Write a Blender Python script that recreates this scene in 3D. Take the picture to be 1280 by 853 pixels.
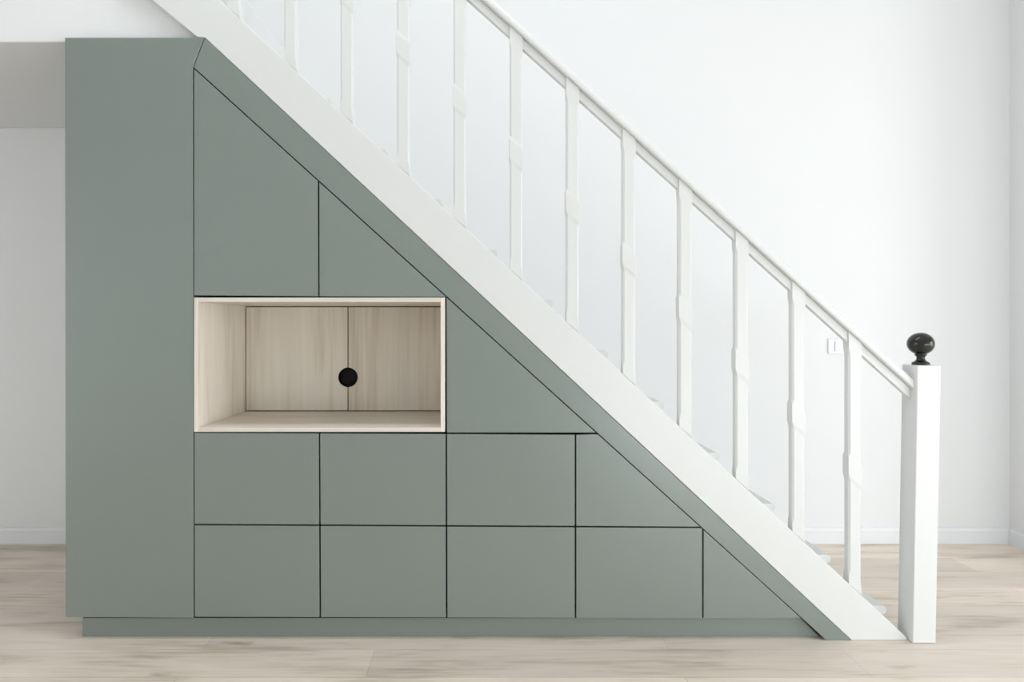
import bpy, bmesh, math, random
from mathutils import Vector

for o in list(bpy.data.objects):
    bpy.data.objects.remove(o, do_unlink=True)
S = bpy.context.scene
C = S.collection
random.seed(7)

# ------------------------------------------------------------------ camera, world, light, exposure
D = 2.45            # camera distance to the cabinet front plane (y = 0)
U = 0.003           # metres per photo pixel on that plane
VX, VY = 606.0, 411.0
CZ = 390 * U        # lens height: floor line of the front plane lies 390 px under the horizon
cam_d = bpy.data.cameras.new('camera')
cam = bpy.data.objects.new('camera', cam_d)
C.objects.link(cam)
cam.location = (0, -D, CZ)
cam.rotation_euler = (math.pi / 2, 0, 0)
cam_d.sensor_fit = 'HORIZONTAL'
cam_d.sensor_width = 36.0
cam_d.lens = 36.0 * D / (1280 * U)
cam_d.shift_x = (640 - VX) / 1280
cam_d.shift_y = -(426.5 - VY) / 1280
cam_d.clip_start = 0.05
S.camera = cam

w = bpy.data.worlds.new('world')
S.world = w
w.use_nodes = True
w.node_tree.nodes['Background'].inputs[0].default_value = (0.93, 0.96, 1.0, 1)
w.node_tree.nodes['Background'].inputs[1].default_value = 0.8

def area(name, loc, rot, sx, sy, power, col):
    l = bpy.data.lights.new(name, 'AREA')
    l.shape = 'RECTANGLE'; l.size = sx; l.size_y = sy; l.energy = power; l.color = col
    o = bpy.data.objects.new(name, l); C.objects.link(o)
    o.location = loc; o.rotation_euler = rot
    return o
XR, XL, YB, YF, ZC = 2.863, -4.4, 1.115, -3.5, 4.1      # room extents (XR: the wall corner seen at the right)
XE, YR = 5.4, 0.6                                       # far end of the open room to the right; its set-forward back wall
WR = (-3.4, -1.0, 0.05, 2.4)                             # glazed wall at the far right end: y0, y1, z0, z1
WF = (1.3, 4.6, 0.05, 1.05)                             # unseen window behind the camera, kept low to brighten the lower right fronts: x0, x1, z0, z1
WL = (-3.2, -0.8, 0.05, 2.1)                            # unseen opening added in the left wall for fill light: y0, y1, z0, z1
DAY = (0.93, 0.97, 1.0)
def daylight(name, win, side, power, DAY=DAY):
    a0, a1, z0, z1 = win
    if side == 'L': area(name, (XL - 0.24, (a0+a1)/2, (z0+z1)/2), (0, -math.pi/2, 0), z1-z0, a1-a0, power, DAY)
    elif side == 'X': area(name, (XE + 0.24, (a0+a1)/2, (z0+z1)/2), (0, math.pi/2, 0), z1-z0, a1-a0, power, DAY)
    else: area(name, ((a0+a1)/2, YF - 0.24, (z0+z1)/2), (math.pi/2, 0, 0), a1-a0, z1-z0, power, DAY)
daylight('daylight_right', WR, 'X', 138)
daylight('low_front_fill', WF, 'Y', 80, (0.88, 0.95, 1.0))  # added low light that lifts the lower right fronts
daylight('left_fill', WL, 'L', 46.8)  # fill added to brighten the wall left of the cabinet
area('overhead_fill', (0.8, -2.4, ZC - 0.03), (0, 0, 0), 1.6, 1.6, 7, DAY)  # added overhead fill for the front of the room, no real fixture
area('floor_fill', (-0.6, -0.55, ZC - 0.03), (0, 0, 0), 3.0, 0.4, 32, DAY)  # fill added above the cabinet front to brighten the floor strip, no real opening

S.view_settings.view_transform = 'Standard'
S.view_settings.look = 'None'
S.view_settings.gamma = 1.0
S.view_settings.exposure = -0.06
S.view_settings.use_curve_mapping = False

# ------------------------------------------------------------------ helpers
def at(px, py, y=0.0):
    s = U * (D + y) / D
    return Vector(((px - VX) * s, y, CZ + (VY - py) * s))

def link(name, bm, mat, parent=None, bevel=0.0, seg=2, smooth=False):
    bmesh.ops.recalc_face_normals(bm, faces=bm.faces)
    me = bpy.data.meshes.new(name)
    bm.to_mesh(me); bm.free()
    o = bpy.data.objects.new(name, me)
    C.objects.link(o)
    if mat: me.materials.append(mat)
    if parent:
        o.parent = parent
        o.location = -Vector(parent.location)
    if smooth:
        for p in me.polygons: p.use_smooth = True
    if bevel:
        m = o.modifiers.new('bevel', 'BEVEL')
        m.width = bevel; m.segments = seg; m.limit_method = 'ANGLE'; m.angle_limit = math.radians(40)
        for p in me.polygons: p.use_smooth = True
        n = o.modifiers.new('wn', 'WEIGHTED_NORMAL'); n.keep_sharp = True
    return o

def thing(name, label, cat, loc=(0, 0, 0)):
    o = bpy.data.objects.new(name, None); C.objects.link(o)
    o.location = loc; o.empty_display_size = 0.1
    o['label'] = label; o['category'] = cat
    return o

def struct(name, bm, mat, **k):
    o = link(name, bm, mat, **k); o['kind'] = 'structure'; return o

def box(bm, x0, x1, y0, y1, z0, z1):
    v = [bm.verts.new(p) for p in ((x0,y0,z0),(x1,y0,z0),(x1,y1,z0),(x0,y1,z0),(x0,y0,z1),(x1,y0,z1),(x1,y1,z1),(x0,y1,z1))]
    for f in ((0,3,2,1),(4,5,6,7),(0,1,5,4),(1,2,6,5),(2,3,7,6),(3,0,4,7)):
        bm.faces.new([v[i] for i in f])
    return bm

def prism(bm, pts, y0, y1):
    """pts: list of (x, z) in metres, extruded straight back from y0 to y1"""
    a = [bm.verts.new((x, y0, z)) for x, z in pts]
    b = [bm.verts.new((x, y1, z)) for x, z in pts]
    n = len(pts)
    bm.faces.new(a); bm.faces.new(b[::-1])
    for i in range(n):
        j = (i + 1) % n
        bm.faces.new((a[j], a[i], b[i], b[j]))
    return bm

def xz(pts, y=0.0):
    r = []
    for p in pts:
        v = at(p[0], p[1], y); r.append((v.x, v.z))
    return r

def inset(pts, g):
    """move every edge of a convex polygon inwards by g"""
    n = len(pts)
    A = sum(pts[i][0]*pts[(i+1) % n][1] - pts[(i+1) % n][0]*pts[i][1] for i in range(n))
    s = 1 if A > 0 else -1
    lines = []
    for i in range(n):
        (x0, z0), (x1, z1) = pts[i], pts[(i+1) % n]
        dx, dz = x1-x0, z1-z0; L = math.hypot(dx, dz)
        nx, nz = -dz/L*s, dx/L*s
        lines.append((x0+nx*g, z0+nz*g, dx, dz))
    out = []
    for i in range(n):
        ax, az, adx, adz = lines[i-1]; bx, bz, bdx, bdz = lines[i]
        det = adx*(-bdz) - (-bdx)*adz
        t = ((bx-ax)*(-bdz) - (-bdx)*(bz-az)) / det
        out.append((ax+adx*t, az+adz*t))
    return out

def lerp_line(pts, x):
    """piecewise linear y(x) through pixel points, extrapolated"""
    for i in range(len(pts)-1):
        if x <= pts[i+1][0] or i == len(pts)-2:
            (x0, y0), (x1, y1) = pts[i], pts[i+1]
            return y0 + (y1-y0)*(x-x0)/(x1-x0)

# ------------------------------------------------------------------ materials
def principled(name, col, rough=0.5, metal=0.0, spec=0.5):
    m = bpy.data.materials.new(name); m.use_nodes = True
    b = m.node_tree.nodes['Principled BSDF']
    b.inputs['Base Color'].default_value = (*col, 1)
    b.inputs['Roughness'].default_value = rough
    b.inputs['Metallic'].default_value = metal
    b.inputs['Specular IOR Level'].default_value = spec
    return m

def nodes_of(m):
    t = m.node_tree
    return t, t.nodes, t.links, t.nodes['Principled BSDF']

def add_bump(m, scale, strength, dist=0.001, detail=3):
    t, N, L, b = nodes_of(m)
    tc = N.new('ShaderNodeTexCoord'); no = N.new('ShaderNodeTexNoise'); bu = N.new('ShaderNodeBump')
    no.inputs['Scale'].default_value = scale; no.inputs['Detail'].default_value = detail
    bu.inputs['Strength'].default_value = strength; bu.inputs['Distance'].default_value = dist
    L.new(tc.outputs['Object'], no.inputs['Vector']); L.new(no.outputs['Fac'], bu.inputs['Height'])
    L.new(bu.outputs['Normal'], b.inputs['Normal'])
    return m

M_wall = add_bump(principled('wall_paint', (0.835, 0.84, 0.84), 0.7, spec=0.3), 90, 0.15)
M_white = add_bump(principled('white_gloss_paint', (0.75, 0.76, 0.745), 0.38), 35, 0.12)
M_green = add_bump(principled('sage_lacquer', (0.202, 0.241, 0.217), 0.30, spec=1.0), 260, 0.04, 0.0004)
M_carcass = principled('shade_dark_board', (0.045, 0.055, 0.048), 0.7)  # near-black tone puts the shade of the joints into the boards
M_black = principled('black_plastic', (0.006, 0.006, 0.006), 0.5, spec=0.2)
M_metal = add_bump(principled('dark_polished_metal', (0.010, 0.010, 0.007), 0.12, 0.0, 0.5), 70, 0.25, 0.002)
M_plastic = principled('white_plastic', (0.82, 0.83, 0.83), 0.3)
M_trim = principled('trim_paint', (0.82, 0.83, 0.84), 0.5)

def wood(name, light, mid, dark, axis, rough, gscale=1.0):
    """pale timber; grain runs along axis ('X' or 'Z')"""
    m = principled(name, mid, rough)
    t, N, L, b = nodes_of(m)
    tc = N.new('ShaderNodeTexCoord'); mp = N.new('ShaderNodeMapping')
    s = {'X': (1.5, 9, 9), 'Z': (11, 11, 0.7)}[axis]
    mp.inputs['Scale'].default_value = tuple(v*gscale for v in s)
    L.new(tc.outputs['Object'], mp.inputs['Vector'])
    n1 = N.new('ShaderNodeTexNoise'); n1.inputs['Scale'].default_value = 1.0
    n1.inputs['Detail'].default_value = 5; n1.inputs['Distortion'].default_value = 0.7
    mp2 = N.new('ShaderNodeMapping')
    mp2.inputs['Scale'].default_value = tuple(v*gscale for v in ({'X': (4.5, 60, 60), 'Z': (70, 70, 2.2)}[axis]))
    L.new(tc.outputs['Object'], mp2.inputs['Vector'])
    n2 = N.new('ShaderNodeTexNoise'); n2.inputs['Scale'].default_value = 1.0; n2.inputs['Detail'].default_value = 4
    L.new(mp.outputs[0], n1.inputs['Vector']); L.new(mp2.outputs[0], n2.inputs['Vector'])
    mx = N.new('ShaderNodeMix'); mx.data_type = 'FLOAT'; mx.inputs[0].default_value = 0.35
    L.new(n1.outputs['Fac'], mx.inputs[2]); L.new(n2.outputs['Fac'], mx.inputs[3])
    r = N.new('ShaderNodeValToRGB')
    r.color_ramp.elements[0].position = 0.30; r.color_ramp.elements[0].color = (*dark, 1)
    r.color_ramp.elements[1].position = 0.66; r.color_ramp.elements[1].color = (*light, 1)
    e = r.color_ramp.elements.new(0.48); e.color = (*mid, 1)
    L.new(mx.outputs[0], r.inputs['Fac']); L.new(r.outputs['Color'], b.inputs['Base Color'])
    bu = N.new('ShaderNodeBump'); bu.inputs['Strength'].default_value = 0.12; bu.inputs['Distance'].default_value = 0.001
    L.new(n2.outputs['Fac'], bu.inputs['Height']); L.new(bu.outputs['Normal'], b.inputs['Normal'])
    return m, r

M_ash, _ = wood('pale_ash', (0.90, 0.845, 0.75), (0.85, 0.78, 0.675), (0.64, 0.55, 0.44), 'Z', 0.5)
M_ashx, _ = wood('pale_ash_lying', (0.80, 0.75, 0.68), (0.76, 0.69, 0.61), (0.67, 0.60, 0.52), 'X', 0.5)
M_edge = principled('pale_ash_edge', (0.82, 0.77, 0.70), 0.5)

def floor_material():
    m, ramp = wood('whitewashed_oak_planks', (0.88, 0.785, 0.69), (0.80, 0.70, 0.60), (0.52, 0.43, 0.35), 'X', 0.46, 1.0)
    t, N, L, b = nodes_of(m)
    tc = N.new('ShaderNodeTexCoord')
    br = N.new('ShaderNodeTexBrick')
    br.offset = 0.37; br.inputs['Scale'].default_value = 1.0
    br.inputs['Brick Width'].default_value = 1.7; br.inputs['Row Height'].default_value = 0.19
    br.inputs['Mortar Size'].default_value = 0.0012; br.inputs['Mortar Smooth'].default_value = 0.3
    br.inputs['Color1'].default_value = (0.86, 0.86, 0.86, 1); br.inputs['Color2'].default_value = (1.06, 1.05, 1.03, 1)
    br.inputs['Mortar'].default_value = (0.72, 0.70, 0.68, 1)
    mp = N.new('ShaderNodeMapping'); mp.inputs['Location'].default_value = (0.4, 0.07, 0)
    L.new(tc.outputs['Object'], mp.inputs['Vector']); L.new(mp.outputs[0], br.inputs['Vector'])
    # knots: sparse, stretched dark cells
    mk = N.new('ShaderNodeMapping'); mk.inputs['Scale'].default_value = (1.5, 4.2, 1)
    L.new(tc.outputs['Object'], mk.inputs['Vector'])
    vo = N.new('ShaderNodeTexVoronoi'); vo.inputs['Scale'].default_value = 1.4
    wob = N.new('ShaderNodeTexNoise'); wob.inputs['Scale'].default_value = 9
    L.new(tc.outputs['Object'], wob.inputs['Vector'])
    ad = N.new('ShaderNodeVectorMath'); ad.operation = 'MULTIPLY_ADD'
    ad.inputs[1].default_value = (0.25, 0.25, 0)
    L.new(wob.outputs['Color'], ad.inputs[0]); L.new(mk.outputs[0], ad.inputs[2])
    L.new(ad.outputs[0], vo.inputs['Vector'])
    kr = N.new('ShaderNodeValToRGB')
    kr.color_ramp.elements[0].position = 0.0; kr.color_ramp.elements[0].color = (0.38, 0.35, 0.33, 1)
    kr.color_ramp.elements[1].position = 0.13; kr.color_ramp.elements[1].color = (1, 1, 1, 1)
    L.new(vo.outputs['Distance'], kr.inputs['Fac'])
    m1 = N.new('ShaderNodeMix'); m1.data_type = 'RGBA'; m1.blend_type = 'MULTIPLY'; m1.inputs[0].default_value = 1
    m2 = N.new('ShaderNodeMix'); m2.data_type = 'RGBA'; m2.blend_type = 'MULTIPLY'; m2.inputs[0].default_value = 0.8
    L.new(ramp.outputs['Color'], m1.inputs[6]); L.new(br.outputs['Color'], m1.inputs[7])
    L.new(m1.outputs[2], m2.inputs[6]); L.new(kr.outputs['Color'], m2.inputs[7])
    L.new(m2.outputs[2], b.inputs['Base Color'])
    return m
M_floor = floor_material()

M_glass = bpy.data.materials.new('window_glass'); M_glass.use_nodes = True
_t = M_glass.node_tree; _t.nodes.clear()
_o = _t.nodes.new('ShaderNodeOutputMaterial'); _m = _t.nodes.new('ShaderNodeMixShader')
_a = _t.nodes.new('ShaderNodeBsdfTransparent'); _g = _t.nodes.new('ShaderNodeBsdfGlossy'); _g.inputs['Roughness'].default_value = 0.02
_m.inputs[0].default_value = 0.06
_t.links.new(_a.outputs[0], _m.inputs[1]); _t.links.new(_g.outputs[0], _m.inputs[2]); _t.links.new(_m.outputs[0], _o.inputs[0])

# ------------------------------------------------------------------ room shell
T = 0.2
struct('floor', box(bmesh.new(), XL-T, XE+T, YF-T, YB+T, -0.1, 0), M_floor)
struct('ceiling', box(bmesh.new(), XL-T, XE+T, YF-T, YB+T, ZC, ZC+0.1), M_wall)
struct('wall_back', box(bmesh.new(), XL-T, XR+T, YB, YB+T, 0, ZC), M_wall)
def pierced(name, axis, a0, a1, b0, b1, win):
    """wall between a0 and a1 with one window opening; b0, b1 are its two faces"""
    u0, u1, z0, z1 = win
    bm = bmesh.new()
    for p0, p1, q0, q1 in ((a0, u0, 0, ZC), (u1, a1, 0, ZC), (u0, u1, 0, z0), (u0, u1, z1, ZC)):
        if axis == 'Y': box(bm, b0, b1, p0, p1, q0, q1)
        else: box(bm, p0, p1, b0, b1, q0, q1)
    struct(name, bm, M_wall)
pierced('wall_left', 'Y', YF, YB, XL-T, XL, WL)
pierced('wall_far_right', 'Y', YF, YB, XE, XE+T, WR)
pierced('wall_front', 'X', XL-T, XE+T, YF-T, YF, WF)
bm = bmesh.new()
box(bm, XR, XE, YR, YB, 0, ZC)
struct('wall_right', bm, M_wall)

def window(name, horizontal_axis, a0, a1, z0, z1, c, n):
    bm = bmesh.new(); f = 0.06; h = 0.03
    def b(u0, u1, w0, w1, t=h):
        if horizontal_axis == 'Y': box(bm, c-t, c+t, u0, u1, w0, w1)
        else: box(bm, u0, u1, c-t, c+t, w0, w1)
    b(a0, a1, z0, z0+f); b(a0, a1, z1-f, z1); b(a0, a0+f, z0+f, z1-f); b(a1-f, a1, z0+f, z1-f)
    for i in range(1, n):
        u = a0 + (a1-a0)*i/n; b(u-0.03, u+0.03, z0+f, z1-f)
    o = struct(name, bm, M_trim, bevel=0.004)
    g = bmesh.new()
    if horizontal_axis == 'Y': box(g, c-0.003, c+0.003, a0+f, a1-f, z0+f, z1-f)
    else: box(g, a0+f, a1-f, c-0.003, c+0.003, z0+f, z1-f)
    link('window_pane', g, M_glass, o)
window('window_1', 'Y', *WR, XE+0.12, 4)
window('window_fill_front', 'X', *WF, YF-0.12, 3)  # added frame around the low front fill
window('window_fill_left', 'Y', *WL, XL-0.12, 2)  # added frame around the left fill

# upper floor slab: its underside is the low ceiling left of the cabinet, its edge the white band above it
XS = at(250, 0, 0.0).x
ZS = at(0, 47, 0).z + 0.002
struct('ceiling_lower', box(bmesh.new(), XL, XS, 0.0435, YB, ZS, ZS+0.38), M_wall, bevel=0.006)

def baseboard(name, along, a0, a1, face):
    """profile (offset from wall, z); 0.085 tall with a small stepped top"""
    prof = [(0, 0), (0.016, 0), (0.016, 0.070), (0.012, 0.076), (0.010, 0.086), (0, 0.086)]
    bm = bmesh.new()
    if along == 'X':
        A = [bm.verts.new((a0, face-o, z)) for o, z in prof]; B = [bm.verts.new((a1, face-o, z)) for o, z in prof]
    else:
        A = [bm.verts.new((face-o, a0, z)) for o, z in prof]; B = [bm.verts.new((face-o, a1, z)) for o, z in prof]
    n = len(prof)
    bm.faces.new(A); bm.faces.new(B[::-1])
    for i in range(n):
        bm.faces.new((A[i], B[i], B[(i+1) % n], A[(i+1) % n]))
    return struct(name, bm, M_trim)
baseboard('baseboard_back', 'X', XL, XR, YB)
baseboard('baseboard_right', 'Y', YR, YB-0.017, XR)

# ------------------------------------------------------------------ staircase
OUT = [(256, 47), (1064.5, 801)]        # underside of the string
TOP = [(120, -143.5), (320, 42), (1134.5, 798.2)]

stair = thing('staircase', 'white painted wooden staircase rising leftwards above the green cabinets', 'staircase', tuple(at(1066, 801, 0.0)))
bm = bmesh.new()
low = [(120, -62), (190, 0), (246, 46)] + OUT + [(1134.5, 801)]
prism(bm, xz(TOP + low[::-1]), 0.0, 0.042)
link('outer_stringer', bm, M_white, stair, bevel=0.003)
bm = bmesh.new()
YT = 1.055
prism(bm, xz([(262, -15), (1132, 797), (1068, 797), (262, 51)]), YT, YT+0.04)
link('wall_stringer', bm, M_white, stair, bevel=0.003)
for k in range(6, -7, -1):
    nx, ny = 691 + 69.5*k, 375 + (63.8 if k > 0 else 62.8)*k
    a = at(nx, ny, 0.0455)
    going = 69.5*U*1.018; rise = 63.9*U*1.018
    xb = a.x - going - 0.03
    xb = max(xb, XS + 0.004)
    zt = a.z
    prof = [(xb, zt-0.03), (a.x-0.010, zt-0.03), (a.x-0.003, zt-0.026), (a.x, zt-0.018), (a.x, zt-0.012), (a.x-0.003, zt-0.004), (a.x-0.010, zt), (xb, zt)]
    bm = bmesh.new(); prism(bm, prof, 0.0455, YT-0.001)
    link('tread', bm, M_white, stair)
    zb = max(zt - rise + 0.0005, 0.0)
    bm = bmesh.new(); box(bm, a.x-0.045, a.x-0.027, 0.0455, YT-0.001, zb, zt-0.0305)
    link('riser', bm, M_white, stair)

# ------------------------------------------------------------------ railing
rail = thing('stair_railing', 'white painted stair railing with stop-chamfered balusters and square newel post', 'railing', tuple(at(1155, 805, -0.025)))
RT = [(230, -352), (620, 0), (857, 213), (1060, 400), (1148, 478)]
HB = [(230, -351*0.985), (611, 0), (732, 112), (842, 212), (1042, 398), (1148, 493)]
def hr(x):  # handrail bottom in px
    return lerp_line(RT, x) + 14.0
def sloped_profile(bm, prof, xa, xb, f, steps=1):
    """prof: (y, dz) closed; swept between px xa..xb, heights from f(px)"""
    rings = []
    for i in range(steps+1):
        x = xa + (xb-xa)*i/steps
        c = at(x, f(x), 0.0)
        rings.append([bm.verts.new((c.x, y, c.z+dz)) for y, dz in prof])
    n = len(prof)
    for r0, r1 in zip(rings, rings[1:]):
        for i in range(n):
            j = (i+1) % n
            bm.faces.new((r0[i], r1[i], r1[j], r0[j]))
    bm.faces.new(rings[0]); bm.faces.new(rings[-1][::-1])
line = lambda x: 0 + (x-618.5)*0.9035          # straight centre line of the rail's top
prof = [(-0.006, -0.043), (-0.010, -0.036), (-0.010, -0.020), (-0.004, -0.008), (0.008, -0.001), (0.021, 0.0), (0.034, -0.001), (0.046, -0.008), (0.052, -0.020), (0.052, -0.036), (0.048, -0.043)]
bm = bmesh.new(); sloped_profile(bm, prof, 230, 1144.5, line)
link('handrail', bm, M_white, rail, bevel=0.002)
bm = bmesh.new(); sloped_profile(bm, [(0.010, -0.0835), (0.010, -0.0435), (0.034, -0.0435), (0.034, -0.0835)], 230, 1141.5, line)
link('under_rail', bm, M_white, rail, bevel=0.002)

def baluster(px):
    """square post, corners chamfered between stops; stops and ends follow the pitch"""
    hw, y0, y1 = 0.0265, 0.001, 0.044
    yc, hy = (y0+y1)/2, (y1-y0)/2
    c = at(px, 0, 0.0).x
    s = 0.9035
    ztop = at(px, line(px), 0).z - 0.044
    zbot = at(px, lerp_line(TOP, px), 0).z + 0.0015
    ptop_py = line(px); bot_py = lerp_line(TOP, px)
    mid_py = line(px) + 166 + (px-574)*0.034
    zm = at(px, mid_py, 0).z
    def ring(zc, ch, bh, tw=0.0):
        a, b = bh, bh*hy/hw
        pts = [(-a+ch, -b), (a-ch, -b), (a, -b+ch), (a, b-ch), (a-ch, b), (-a+ch, b), (-a, b-ch), (-a, -b+ch)]
        return [(c+x, yc+y, zc - s*x) for x, y in pts]
    e, C1, B1, B2 = 0.0008, 0.0065, hw-0.0005, hw-0.0028
    levels = [(zbot, e, B2), (zbot+0.028, e, B2), (zbot+0.052, C1, B2)]
    levels += [(zm-0.052, C1, B2), (zm-0.034, e, B1), (zm+0.034, e, B1), (zm+0.052, C1, B2)]
    levels += [(ztop-0.085, C1, B2), (ztop-0.060, e, B2+0.001), (ztop, e, B2+0.001)]
    bm = bmesh.new()
    R = [[bm.verts.new(p) for p in ring(z, ch, bh)] for z, ch, bh in levels]
    for r0, r1 in zip(R, R[1:]):
        for i in range(8):
            j = (i+1) % 8
            bm.faces.new((r0[i], r0[j], r1[j], r1[i]))
    bm.faces.new(R[0][::-1]); bm.faces.new(R[-1])
    return link('baluster', bm, M_white, rail)
for i in range(12):
    baluster(291.5 + 70.75*i)

# newel post, leaning slightly, with a flattened dark ball on top
yn0, yn1 = -0.025, 0.066
b0, b1 = at(1141, 805, yn0), at(1170, 805, yn0)
t0, t1 = at(1147, 457, yn0), at(1176.5, 457, yn0)
bm = bmesh.new()
ring0 = [(b0.x, yn0, 0.0005), (b1.x, yn0, 0.0005), (b1.x, yn1, 0.0005), (b0.x, yn1, 0.0005)]
ring1 = [(t0.x, yn0, t0.z), (t1.x, yn0, t0.z), (t1.x, yn1, t0.z), (t0.x, yn1, t0.z)]
A = [bm.verts.new(p) for p in ring0]; B = [bm.verts.new(p) for p in ring1]
bm.faces.new(A[::-1]); bm.faces.new(B)
for i in range(4):
    j = (i+1) % 4; bm.faces.new((A[i], A[j], B[j], B[i]))
newel = link('newel_post', bm, M_white, rail, bevel=0.004, seg=3)
newel['label'] = 'square white newel post at the foot of the stairs'
fc = ((t0.x+t1.x)/2 - 0.002, (yn0+yn1)/2, t0.z)
prof = [(0.0, 0.0), (0.029, 0.0), (0.030, 0.004), (0.028, 0.009), (0.021, 0.012), (0.0155, 0.018), (0.0135, 0.024), (0.0145, 0.030), (0.020, 0.036), (0.0205, 0.039)]
cz, rw, rh = 0.079, 0.0455, 0.042
for i in range(19):
    a = math.radians(-68 + 158*i/18)
    prof.append((max(rw*math.cos(a), 0.0) if i < 18 else 0.0, cz + rh*math.sin(a)))
bm = bmesh.new(); n = 48; rings = []
for r, z in prof:
    if r < 1e-6: rings.append([bm.verts.new((fc[0], fc[1], fc[2]+z+0.0005))])
    else: rings.append([bm.verts.new((fc[0]+r*math.cos(2*math.pi*k/n), fc[1]+r*math.sin(2*math.pi*k/n), fc[2]+z+0.0005)) for k in range(n)])
for r0, r1 in zip(rings, rings[1:]):
    for k in range(n):
        j = (k+1) % n
        if len(r0) == 1: bm.faces.new((r0[0], r1[j], r1[k]))
        elif len(r1) == 1: bm.faces.new((r0[k], r0[j], r1[0]))
        else: bm.faces.new((r0[k], r0[j], r1[j], r1[k]))
fin = link('finial', bm, M_metal, None, smooth=True)
fin.parent = newel
fin['label'] = 'dark shiny metal ball finial on the newel post'

# ------------------------------------------------------------------ cabinets
INN = [(242, 84.5), (1004, 774.5), (1033, 801)]
inn = lambda x: lerp_line(INN, x)
G = 0.0028                          # half the joint between fronts
TH = 0.019                          # thickness of the fronts

tall = thing('tall_cabinet', 'tall plain sage green cabinet at left end, full height', 'cabinet', tuple(at(162, 801, 0.0)))
bm = bmesh.new()
prism(bm, xz([(81.5, 47.5), (240.5, 47.5), (240.5, 772), (81.5, 772)]), 0.0225, 1.09)
link('body', bm, M_green, tall, bevel=0.0015)
bm = bmesh.new()
prism(bm, xz([(81, 47), (255.2, 47), (241.0, 84.5), (241.9, 773), (82, 772)]), 0.0, 0.0215)
link('door', bm, M_green, tall, bevel=0.0018)

cab = thing('understair_cabinet', 'sage green fitted cabinet of stepped doors and drawers under the staircase', 'cabinet', tuple(at(620, 801, 0.0)))
# carcass boards (set back behind the fronts)
bm = bmesh.new()
YC0, YC1 = 0.045, 0.555
def board(pts): prism(bm, xz(pts), YC0, YC1)
board([(244, 94), (248, 97.5), (248, 363.5), (244, 363.5)]); board([(244, 547.5), (248, 547.5), (248, 770), (244, 770)])                       # left side
board([(249, 99), (541, 363.5), (531, 363.5), (249, 108)]); board([(564, 386), (985, 766), (975, 766), (564, 395)])             # sloping top
board([(249, 765), (972, 766.5), (978, 771.5), (249, 770)])                   # bottom
board([(249, 364), (548, 367), (552, 369.5), (249, 368.5)])                   # above the niche
board([(249, 543), (740, 546), (744, 549), (249, 547)])                       # below the niche
board([(559, 384), (563, 388), (563, 541), (559, 541)])                       # right of the niche
board([(396, 238), (401, 242.5), (401, 362), (396, 362)])                     # between the upper doors
for x in (399.8, 558.2, 719.3):
    board([(x-2.5, 550), (x+2.5, 550), (x+2.5, 763), (x-2.5, 763)])
board([(875.5, 673), (881, 678), (881, 763), (875.5, 763)])
prism(bm, xz([(244, 96), (985, 771), (244, 771)]), YC1+0.003, YC1+0.012)      # back
link('carcass', bm, M_carcass, cab)
bm = bmesh.new()
tr = [(256.1, 47.9), (1063.6, 800.9), (1033, 801.0)] + INN[-2::-1]
tr[-1] = (242.3, 84.0)
# sloping strip: strip of quads between the two edges so that it stays planar and well shaped
prism(bm, xz(tr), 0.0, 0.0215)
link('sloping_trim', bm, M_green, cab, bevel=0.0012)

H1, H2, H3 = (lambda x: 370.3 + (x-242)*0.0075), (lambda x: 540.5 + (x-242)*0.005), (lambda x: 656.3 + (x-242)*0.0053)
H4 = lambda x: 772.6 + (x-242)*0.003
V1, V2, V3, V4, V5 = (lambda y: 241.6 + (y-370)*0.002), (lambda y: 398.4 + (y-370)*0.0045), (lambda y: 557.3 + (y-373)*0.0025), (lambda y: 719.4), (lambda y: 878.7)
def q(v, h):
    y = h(v(500)); return (v(y), y)
def front(name, pts):
    bm = bmesh.new(); prism(bm, inset(xz(pts), G), 0.0, TH)
    return link(name, bm, M_green, cab, bevel=0.0018)
front('door', [(241.5, 84), (398, inn(398)), q(V2, H1), q(V1, H1)])
front('door', [(398, inn(398)), (560, inn(560)), q(V2, H1)])
front('door', [(557.2, inn(557.2)), (747.5, inn(747.5)), q(V3, H2)])
front('drawer', [q(V1, H2), q(V2, H2), q(V2, H3), q(V1, H3)])
front('drawer', [q(V2, H2), q(V3, H2), q(V3, H3), q(V2, H3)])
front('drawer', [q(V3, H2), q(V4, H2), q(V4, H3), q(V3, H3)])
front('drawer', [q(V4, H2), (747.5, inn(747.5)), (877.5, inn(877.5)), q(V4, H3)])
front('drawer', [q(V1, H3), q(V2, H3), q(V2, H4), q(V1, H4)])
front('drawer', [q(V2, H3), q(V3, H3), q(V3, H4), q(V2, H4)])
front('drawer', [q(V3, H3), q(V4, H3), q(V4, H4), q(V3, H4)])
front('drawer', [q(V4, H3), q(V5, H3), q(V5, H4), q(V4, H4)])
front('door', [(878.7, inn(878.7)), (1003.5, inn(1003.5)), q(V5, H4)])

pl = thing('plinth', 'long low sage green plinth set back under the cabinets', 'plinth', tuple(at(560, 801, 0.03)))
zt = at(0, 777, 0).z
bm = bmesh.new()
xl = at(103, 0, 0.03).x
xa = at(1006, 0, 0).x
prism(bm, [(xl, 0.0005), (at(1029.5, 0, 0).x, 0.0005), (xa, zt-0.001), (xl, zt-0.001)], 0.03, 0.55)
link('plinth_board', bm, M_green, pl, bevel=0.001)

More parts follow.
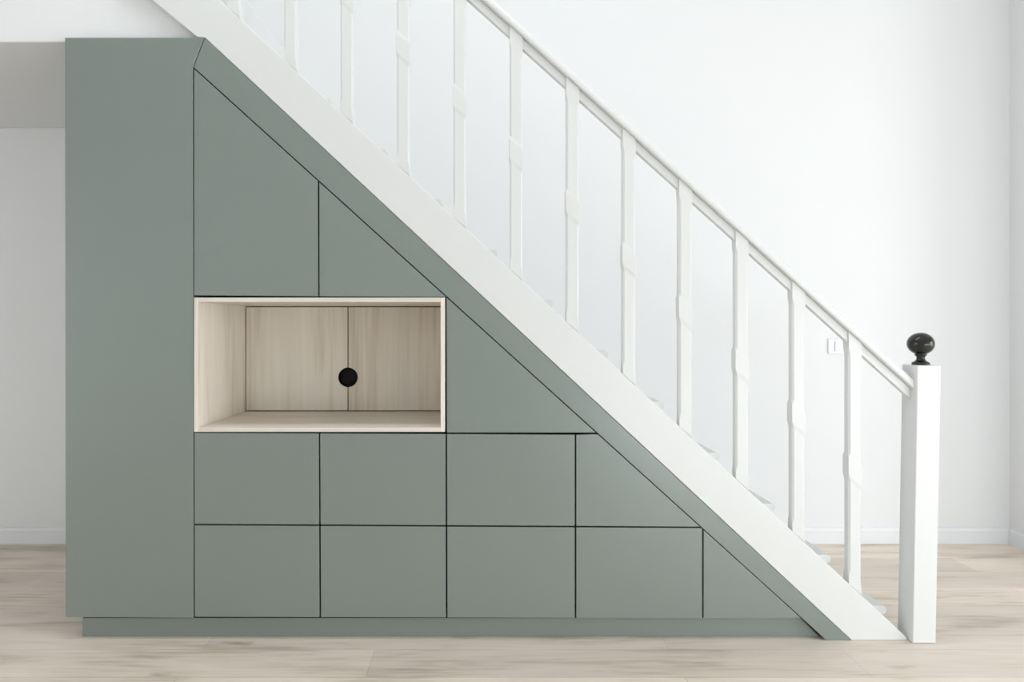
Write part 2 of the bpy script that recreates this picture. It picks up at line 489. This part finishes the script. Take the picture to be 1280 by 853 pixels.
# ------------------------------------------------------------------ wooden niche
ni = thing('open_niche', 'open pale ash wood niche with black cable hole, set into the green cabinets', 'niche', tuple(at(399, 540, 0.0)))
o_l, o_r = at(242.6, 0).x, at(556.3, 0).x
o_t, o_b = at(0, 372.2).z, at(0, 540.2).z
th = 0.0165
YN = 0.48
def side(name, pts, mat):
    bm = bmesh.new(); prism(bm, pts, -0.001, 0.55); return link(name, bm, mat, ni, bevel=0.001)
side('side_panel', [(o_l, o_b), (o_l+th, o_b), (o_l+th, o_t), (o_l, o_t)], M_ash)
side('side_panel', [(o_r-th, o_b), (o_r, o_b), (o_r, o_t), (o_r-th, o_t)], M_ash)
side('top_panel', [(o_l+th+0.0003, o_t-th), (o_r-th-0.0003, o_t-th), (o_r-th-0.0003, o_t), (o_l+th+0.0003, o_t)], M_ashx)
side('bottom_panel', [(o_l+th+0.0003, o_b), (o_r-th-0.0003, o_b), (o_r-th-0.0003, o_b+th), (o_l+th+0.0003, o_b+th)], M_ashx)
hc = at(435, 472, YN); hrad = 0.043
i_l, i_r, i_b, i_t = o_l+th+0.0035, o_r-th-0.0035, o_b+th+0.004, o_t-th-0.004
gx = 0.0022
arc = [(hc.x + (hrad+0.001)*math.cos(a), hc.z + (hrad+0.001)*math.sin(a)) for a in [math.radians(90 + 180*k/28) for k in range(29)]]
arcL = [(min(x, hc.x-gx), z) for x, z in arc]
bm = bmesh.new(); prism(bm, [(i_l, i_b), (i_l, i_t), (hc.x-gx, i_t)] + arcL + [(hc.x-gx, i_b)], YN, YN+0.018)
link('back_panel', bm, M_ash, ni)
arcR = [(2*hc.x - x, z) for x, z in arcL]
bm = bmesh.new(); prism(bm, [(i_r, i_b), (i_r, i_t), (hc.x+gx, i_t)] + arcR + [(hc.x+gx, i_b)], YN, YN+0.018)
bp = link('back_panel', bm, M_ash, ni)
# black cable outlet: a short liner ring and a dark closed back
bm = bmesh.new(); n = 48
def circ(r, y): return [bm.verts.new((hc.x+r*math.cos(2*math.pi*k/n), y, hc.z+r*math.sin(2*math.pi*k/n))) for k in range(n)]
rr = [circ(hrad-0.0002, YN+0.03), circ(hrad-0.0002, YN-0.0015), circ(hrad-0.003, YN-0.0025), circ(hrad-0.004, YN-0.0015), circ(hrad-0.004, YN+0.028)]
for r0, r1 in zip(rr, rr[1:]):
    for k in range(n):
        j = (k+1) % n; bm.faces.new((r0[k], r0[j], r1[j], r1[k]))
bm.faces.new(rr[0]); bm.faces.new(rr[-1][::-1])
g = link('cable_grommet', bm, M_black, ni); g['label'] = 'round black cable hole in the back of the niche'
bm = bmesh.new(); box(bm, i_l, i_r, 0.535, 0.545, i_b, i_t)
link('rear_board', bm, M_carcass, ni)

# ------------------------------------------------------------------ light switch on the back wall
c = at(1044, 433, YB)
sw = thing('light_switch', 'small square white light switch on back wall behind the railing', 'switch', (c.x, YB, c.z))
h = 0.041
bm = bmesh.new(); box(bm, c.x-h, c.x+h, YB-0.007, YB-0.0005, c.z-h, c.z+h)
link('cover_plate', bm, M_plastic, sw, bevel=0.002)
bm = bmesh.new(); box(bm, c.x-0.006, c.x+0.028, YB-0.012, YB-0.0075, c.z-0.026, c.z+0.026)
link('rocker', bm, M_plastic, sw, bevel=0.003)
